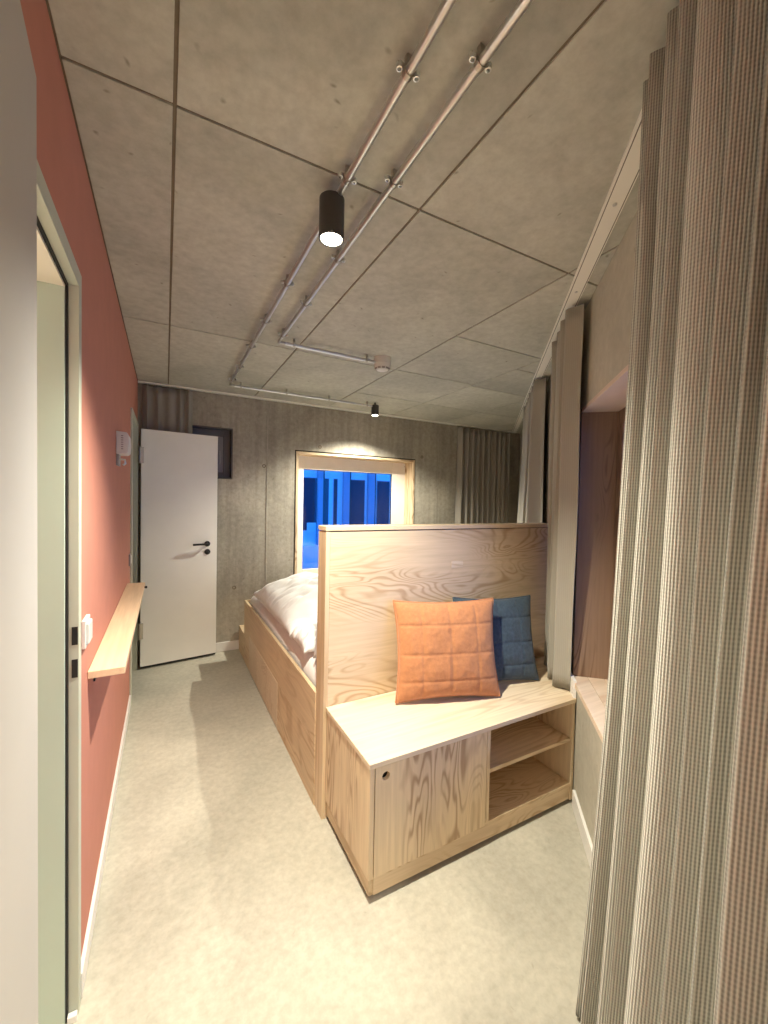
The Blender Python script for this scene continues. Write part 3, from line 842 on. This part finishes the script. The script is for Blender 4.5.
def soft(name, mtl, w, h, t, mw, n=36, pinch=0.05, power=2.4, wr=0.012, wf=5.0, seed=0.0, quilt=None, parent=None, flat_back=0.6, flange=0.012, ruffle=0.0, crease=0.0):
    """a stuffed cushion: front and back grids sharing a rim; mw maps (across, up, out) to the world"""
    nv = n + 1
    vs, fs = [], []
    def P(i, j, side):
        u, v = 2 * i / n - 1, 2 * j / n - 1
        e = max(0.0, (1 - abs(u) ** power)) * max(0.0, (1 - abs(v) ** power))
        k = e ** 0.5
        x = u * w / 2 * (1 - pinch * (1 - v * v) * abs(u) ** 1.5)
        y = v * h / 2 * (1 - pinch * (1 - u * u) * abs(v) ** 1.5)
        z = t / 2 * k
        nz = noise.noise(Vector((u * wf + seed, v * wf * 0.8, seed * 1.7 + side * 9))) + 0.5 * noise.noise(Vector((u * wf * 2.3, v * wf * 2.1 + seed, 3 + side * 5)))
        z += wr * nz * min(1, k * 1.6)
        if crease:
            c1_ = noise.noise(Vector((u * 2.6 + v * 1.8 + seed, v * 3.4 - u, 2.2)))
            z -= crease * math.exp(-(c1_ / 0.10) ** 2) * min(1, k * 1.6)
        if quilt and side > 0:
            dq = 1e9
            for q in quilt[0]:
                dq = min(dq, abs(u - q) * w / 2)
            for q in quilt[1]:
                dq = min(dq, abs(v - q) * h / 2)
            z -= 0.0050 * math.exp(-(dq / 0.0045) ** 2) * min(1, k * 2)
            z += 0.0025 * min(1, dq / 0.05) * min(1, k * 2)
        if side < 0:
            z *= flat_back
        z += ruffle * noise.noise(Vector((u * 3 + seed, v * 3, 7.0)))
        return mw(x, y, z * side + (ruffle * 0.0))
    idx = {}
    for side in (1, -1):
        for i in range(nv):
            for j in range(nv):
                rim = i in (0, n) or j in (0, n)
                if rim and side < 0:
                    idx[i, j, -1] = idx[i, j, 1]
                    continue
                idx[i, j, side] = len(vs)
                vs.append(P(i, j, side))
    for side in (1, -1):
        for i in range(n):
            for j in range(n):
                q = (idx[i, j, side], idx[i + 1, j, side], idx[i + 1, j + 1, side], idx[i, j + 1, side])
                fs.append(q if side > 0 else q[::-1])
    mb = MB().add(vs, fs)
    o = mb.build(name, mtl, parent, smooth=True)
    rimv = [vs[idx[i, 0, 1]] for i in range(n)] + [vs[idx[n, j, 1]] for j in range(n)] + [vs[idx[n - i, n, 1]] for i in range(n)] + [vs[idx[0, n - j, 1]] for j in range(n)]
    return o, rimv
def frame(origin, a_deg, lean_deg, tilt_deg=0.0):
    a, l, q = math.radians(a_deg), math.radians(lean_deg), math.radians(tilt_deg)
    w = Vector((math.cos(a), math.sin(a), 0))
    f = Vector((math.sin(a), -math.cos(a), 0))
    up_ = Vector((0, 0, 1)) * math.cos(l) - f * math.sin(l)
    out = f * math.cos(l) + Vector((0, 0, 1)) * math.sin(l)
    w, up_ = w * math.cos(q) + up_ * math.sin(q), up_ * math.cos(q) - w * math.sin(q)
    o = Vector(origin)
    return lambda x, y, z: o + w * x + up_ * y + out * z
def cushion(name, label, mtl, origin, a, lean, width, size, thick, quilt, seed, tilt=0.0):
    t = thing(name, label, 'cushion', origin, 'cushions on the bench')
    fr_ = frame(origin, a, lean, tilt)
    mw = lambda x, y, z: fr_(x, y + size / 2, z)
    o, rim = soft('cover', mtl, width, size, thick, mw, n=72, pinch=0.075, wr=0.0045, wf=4.5, seed=seed, quilt=quilt, parent=t)
    MB().tube(rim + [rim[0]], 0.0045, 6).build('piping', mtl, t, smooth=True)
    return t
QO = ([-0.52, 0.02, 0.55], [-0.62, -0.08, 0.5])
cushion('throw_cushion', 'square quilted orange cushion leaning on the plywood headboard', 'orange', (1.218, 1.556, 0.545), -18.0, 13.0, 0.53, 0.475, 0.15, QO, 2.3)
cushion('throw_cushion', 'square quilted petrol blue cushion behind the orange one', 'blue', (1.566, 1.575, 0.549), -13.0, 14.0, 0.475, 0.45, 0.11, QO, 5.1, -1.0)

# bedding
ms = soft('mattress', 'linen', 1.456, 1.975, 0.22, lambda x, y, z: Vector((1.403 + x, 2.885 + y, 0.547 + z)), n=44, pinch=0.0, power=14, wr=0.004, wf=9, flat_back=1.0)[0]
tag(ms, 'white covered mattress in the plywood platform bed', 'mattress')
def duvet_pt(x, y, z):                               # sags towards the aisle and the headboard end
    sag = 0.035 * max(0.0, (-y - 0.1) / 0.5) ** 2 + 0.020 * max(0.0, (-x - 0.45) / 0.25) ** 2
    return Vector((1.405 + x, 3.03 + y, 0.668 + z * (1 - min(sag, 0.05) * 5)))
du = soft('duvet', 'linen', 1.47, 1.20, 0.40, duvet_pt, n=110, pinch=0.015, power=5, wr=0.030, wf=3.6, seed=1.2, flat_back=0.02, crease=0.022)[0]
tag(du, 'folded white duvet lying across the bed', 'duvet')
fr1 = frame((1.02, 2.035, 0.675), 180, 8)
p1 = soft('pillow', 'linen', 0.66, 0.46, 0.17, lambda x, y, z: fr1(x, y + 0.22, z), n=40, pinch=0.05, power=2.6, wr=0.014, wf=4, seed=4.4)[0]
tag(p1, 'white pillow leaning on the headboard above the bed edge', 'pillow')
bk = soft('blanket', 'linen', 0.66, 0.40, 0.24, lambda x, y, z: Vector((0.992 + x, 2.27 + y * 0.76, 0.668 + z)), n=60, pinch=0.04, power=4, wr=0.030, wf=4.0, seed=6.6, flat_back=0.02, crease=0.022)[0]
tag(bk, 'crumpled white blanket between the pillows and the folded duvet', 'blanket')

# ================================================================== CURTAINS
def curtain(name, label, mtl, tf, u_top, u_bot, z0, z1, folds, amp_top, amp_bot, seed, base=(-0.075, -0.09), cuts=None, per=20, nz=26, group='grey ribbed curtains', hem=0.06, sharp=1.0):
    """tf(u, off, z); u_top/u_bot: (start, end) of the drape at top and bottom"""
    rnd = random.Random(seed)
    if cuts:
        folds = len(cuts) - 1
        cuts = [(c - cuts[0]) / (cuts[-1] - cuts[0]) for c in cuts]
    else:
        cuts = [0.0]
        for k in range(folds):
            cuts.append(cuts[-1] + 1 + rnd.uniform(-0.32, 0.32))
        cuts = [c / cuts[-1] for c in cuts]
    amps = [1 + rnd.uniform(-0.3, 0.25) for _ in range(folds)]
    skew = [rnd.uniform(-0.25, 0.25) for _ in range(folds)]
    pts = []
    for k in range(folds):
        for i in range(per):
            f = i / per
            pts.append((cuts[k] + (cuts[k + 1] - cuts[k]) * f, k, f))
    pts.append((1.0, folds - 1, 1.0))
    n = len(pts)
    vs, uv = [], []
    for j in range(nz + 1):
        h = j / nz
        z = z1 + (z0 - z1) * h
        arc, prev = 0.0, None
        for (c, k, f) in pts:
            a = (amp_top * (1 - h) + amp_bot * h) * amps[k]
            hh = min(1, h * 6)
            ph = 2 * PI * f
            w = -math.cos(ph)
            w = math.copysign(abs(w) ** sharp, w)
            ub = u_bot[0] + (u_bot[1] - u_bot[0]) * c
            ut = u_top[0] + (u_top[1] - u_top[0]) * c
            e = h ** 1.9
            u = ut * (1 - e) + ub * e
            du_ = (u_bot[1] - u_bot[0]) / folds
            u += du_ * skew[k] * math.sin(ph) * hh * 0.9
            wob = 0.010 * noise.noise(Vector((c * 5 + seed, h * 2.5, 1.0))) * hh
            off = base[0] * (1 - h) + base[1] * h - a * w + wob
            p = tf(u, off, z)
            if prev is not None:
                arc += math.hypot((p - prev).x, (p - prev).y)
            prev = p
            vs.append(p)
            uv.append((arc, z))
    # even the cloth length out so that the ribs run straight down
    mid = [uv[(nz // 2) * n + i][0] for i in range(n)]
    uv = [(mid[q % n], z) for q, (_, z) in enumerate(uv)]
    fs = [(j * n + i, j * n + i + 1, (j + 1) * n + i + 1, (j + 1) * n + i) for j in range(nz) for i in range(n - 1)]
    mb = MB().add(vs, fs)
    mb.uv = uv
    root = thing(name, label, 'curtain', tf((u_top[0] + u_top[1]) / 2, base[0], z0), group)
    mb.uv = uv
    o = mb.build('drape', mtl, root, smooth=True, solid=0.0015)
    # hem band
    hb_ = MB().add([vs[(nz - 1) * n + i] * (hem / ((z1 - z0) / nz)) + vs[nz * n + i] * (1 - hem / ((z1 - z0) / nz)) for i in range(n)] + [vs[nz * n + i] for i in range(n)],
                   [(i, i + 1, n + i + 1, n + i) for i in range(n - 1)])
    hb_.uv = [(mid[i], z0 + hem) for i in range(n)] + [(mid[i], z0) for i in range(n)]
    hb_.build('hem', mtl, root, smooth=True, solid=0.004)
    # gliders into the track
    for k in range(0, folds, 1):
        c = (cuts[k] + cuts[k + 1]) / 2
        p = tf(u_top[0] + (u_top[1] - u_top[0]) * c, base[0], 0)
        MB().tube([(p.x, p.y, z1 - 0.03), (p.x, p.y, ZC - 0.008)], 0.0025, 6).build('glider', 'track', root)
    return root
NEAR_CUTS = [-0.99, -1.055, -1.12, -1.21, -1.275, -1.37, -1.44, -1.53, -1.62, -1.70, -1.80, -1.90]
curtain('window_curtain', 'big grey ribbed curtain closest to the viewer, reaching the floor', 'curtain', ctf, (-1.015, -1.88), (-0.825, -1.88), 0.012, 2.478, 8, 0.050, 0.064, 3, base=(-0.092, -0.108), cuts=NEAR_CUTS, per=32, nz=30, hem=0.05)
curtain('window_curtain', 'grey curtain bunched over the bench end beside the larch recess', 'curtain_lite', ctf, (0.02, 0.56), (0.12, 0.50), 0.542, 2.470, 4, 0.036, 0.040, 11, base=(-0.058, -0.052), per=26)
curtain('window_curtain', 'grey curtain on the slanting wall behind the headboard', 'curtain_lite', ctf, (1.22, 2.30), (1.12, 2.9), 0.03, 2.475, 6, 0.036, 0.058, 21, base=(-0.066, -0.085), per=22)
btf = lambda u, off, z: Vector((u, YB + off, z))
curtain('window_curtain', 'dark taupe curtain in the corner right of the big window', 'curtain_dark', btf, (3.30, 4.22), (3.28, 4.22), 0.03, 2.475, 10, 0.032, 0.036, 33, base=(-0.050, -0.055), per=14)
curtain('window_curtain', 'dark taupe curtain above the white open door', 'curtain_dark', btf, (XL + 0.035, 0.215), (XL + 0.035, 0.20), 0.10, 2.475, 5, 0.020, 0.016, 44, base=(-0.046, -0.032), per=14)

# ================================================================== OUTSIDE
go = struct(box('ground', 'ground_out', None, -14, 30, -14, 40, -0.62, -0.5, 0), 'outdoor ground in blue dusk light', None)
FY = 10.0
fc = thing('facade', 'neighbouring building front with tall dark windows in dusk light', 'building', (4, FY, -0.5))
box('wall', 'facade', fc, -6, 16, FY, FY + 0.4, -0.5, 7, 0)
box('plinth', 'snow', fc, -6, 16, FY - 0.25, FY, -0.5, 0.34, 0)
for i, (a, b) in enumerate([(3.062, 3.412), (3.591, 3.730), (3.876, 3.969), (4.337, 4.764), (5.153, 5.561), (5.9, 6.3), (2.3, 2.75), (1.5, 1.95), (6.7, 7.1)]):
    wnd = box('window', 'facade_mid', fc, a - 0.012, b + 0.012, FY - 0.012, FY + 0.01, 0.72, 2.07, 0)
    box('pane', 'facade_glass', wnd, a, b, FY - 0.016, FY - 0.011, 0.735, 2.055, 0)
box('panel', 'facade', fc, 3.16, 3.40, FY - 0.03, FY - 0.015, 0.66, 0.92, 0)
for a, b in ((3.412, 3.554), (4.123, 4.292), (4.841, 5.038), (2.1, 2.27), (6.45, 6.62)):
    box('pilaster', 'facade_mid', fc, a, b, FY - 0.10, FY, -0.5, 7, 0)
    box('downpipe', 'rubber_and_shade', fc, b + 0.001, b + 0.04, FY - 0.08, FY - 0.02, -0.5, 7, 0)
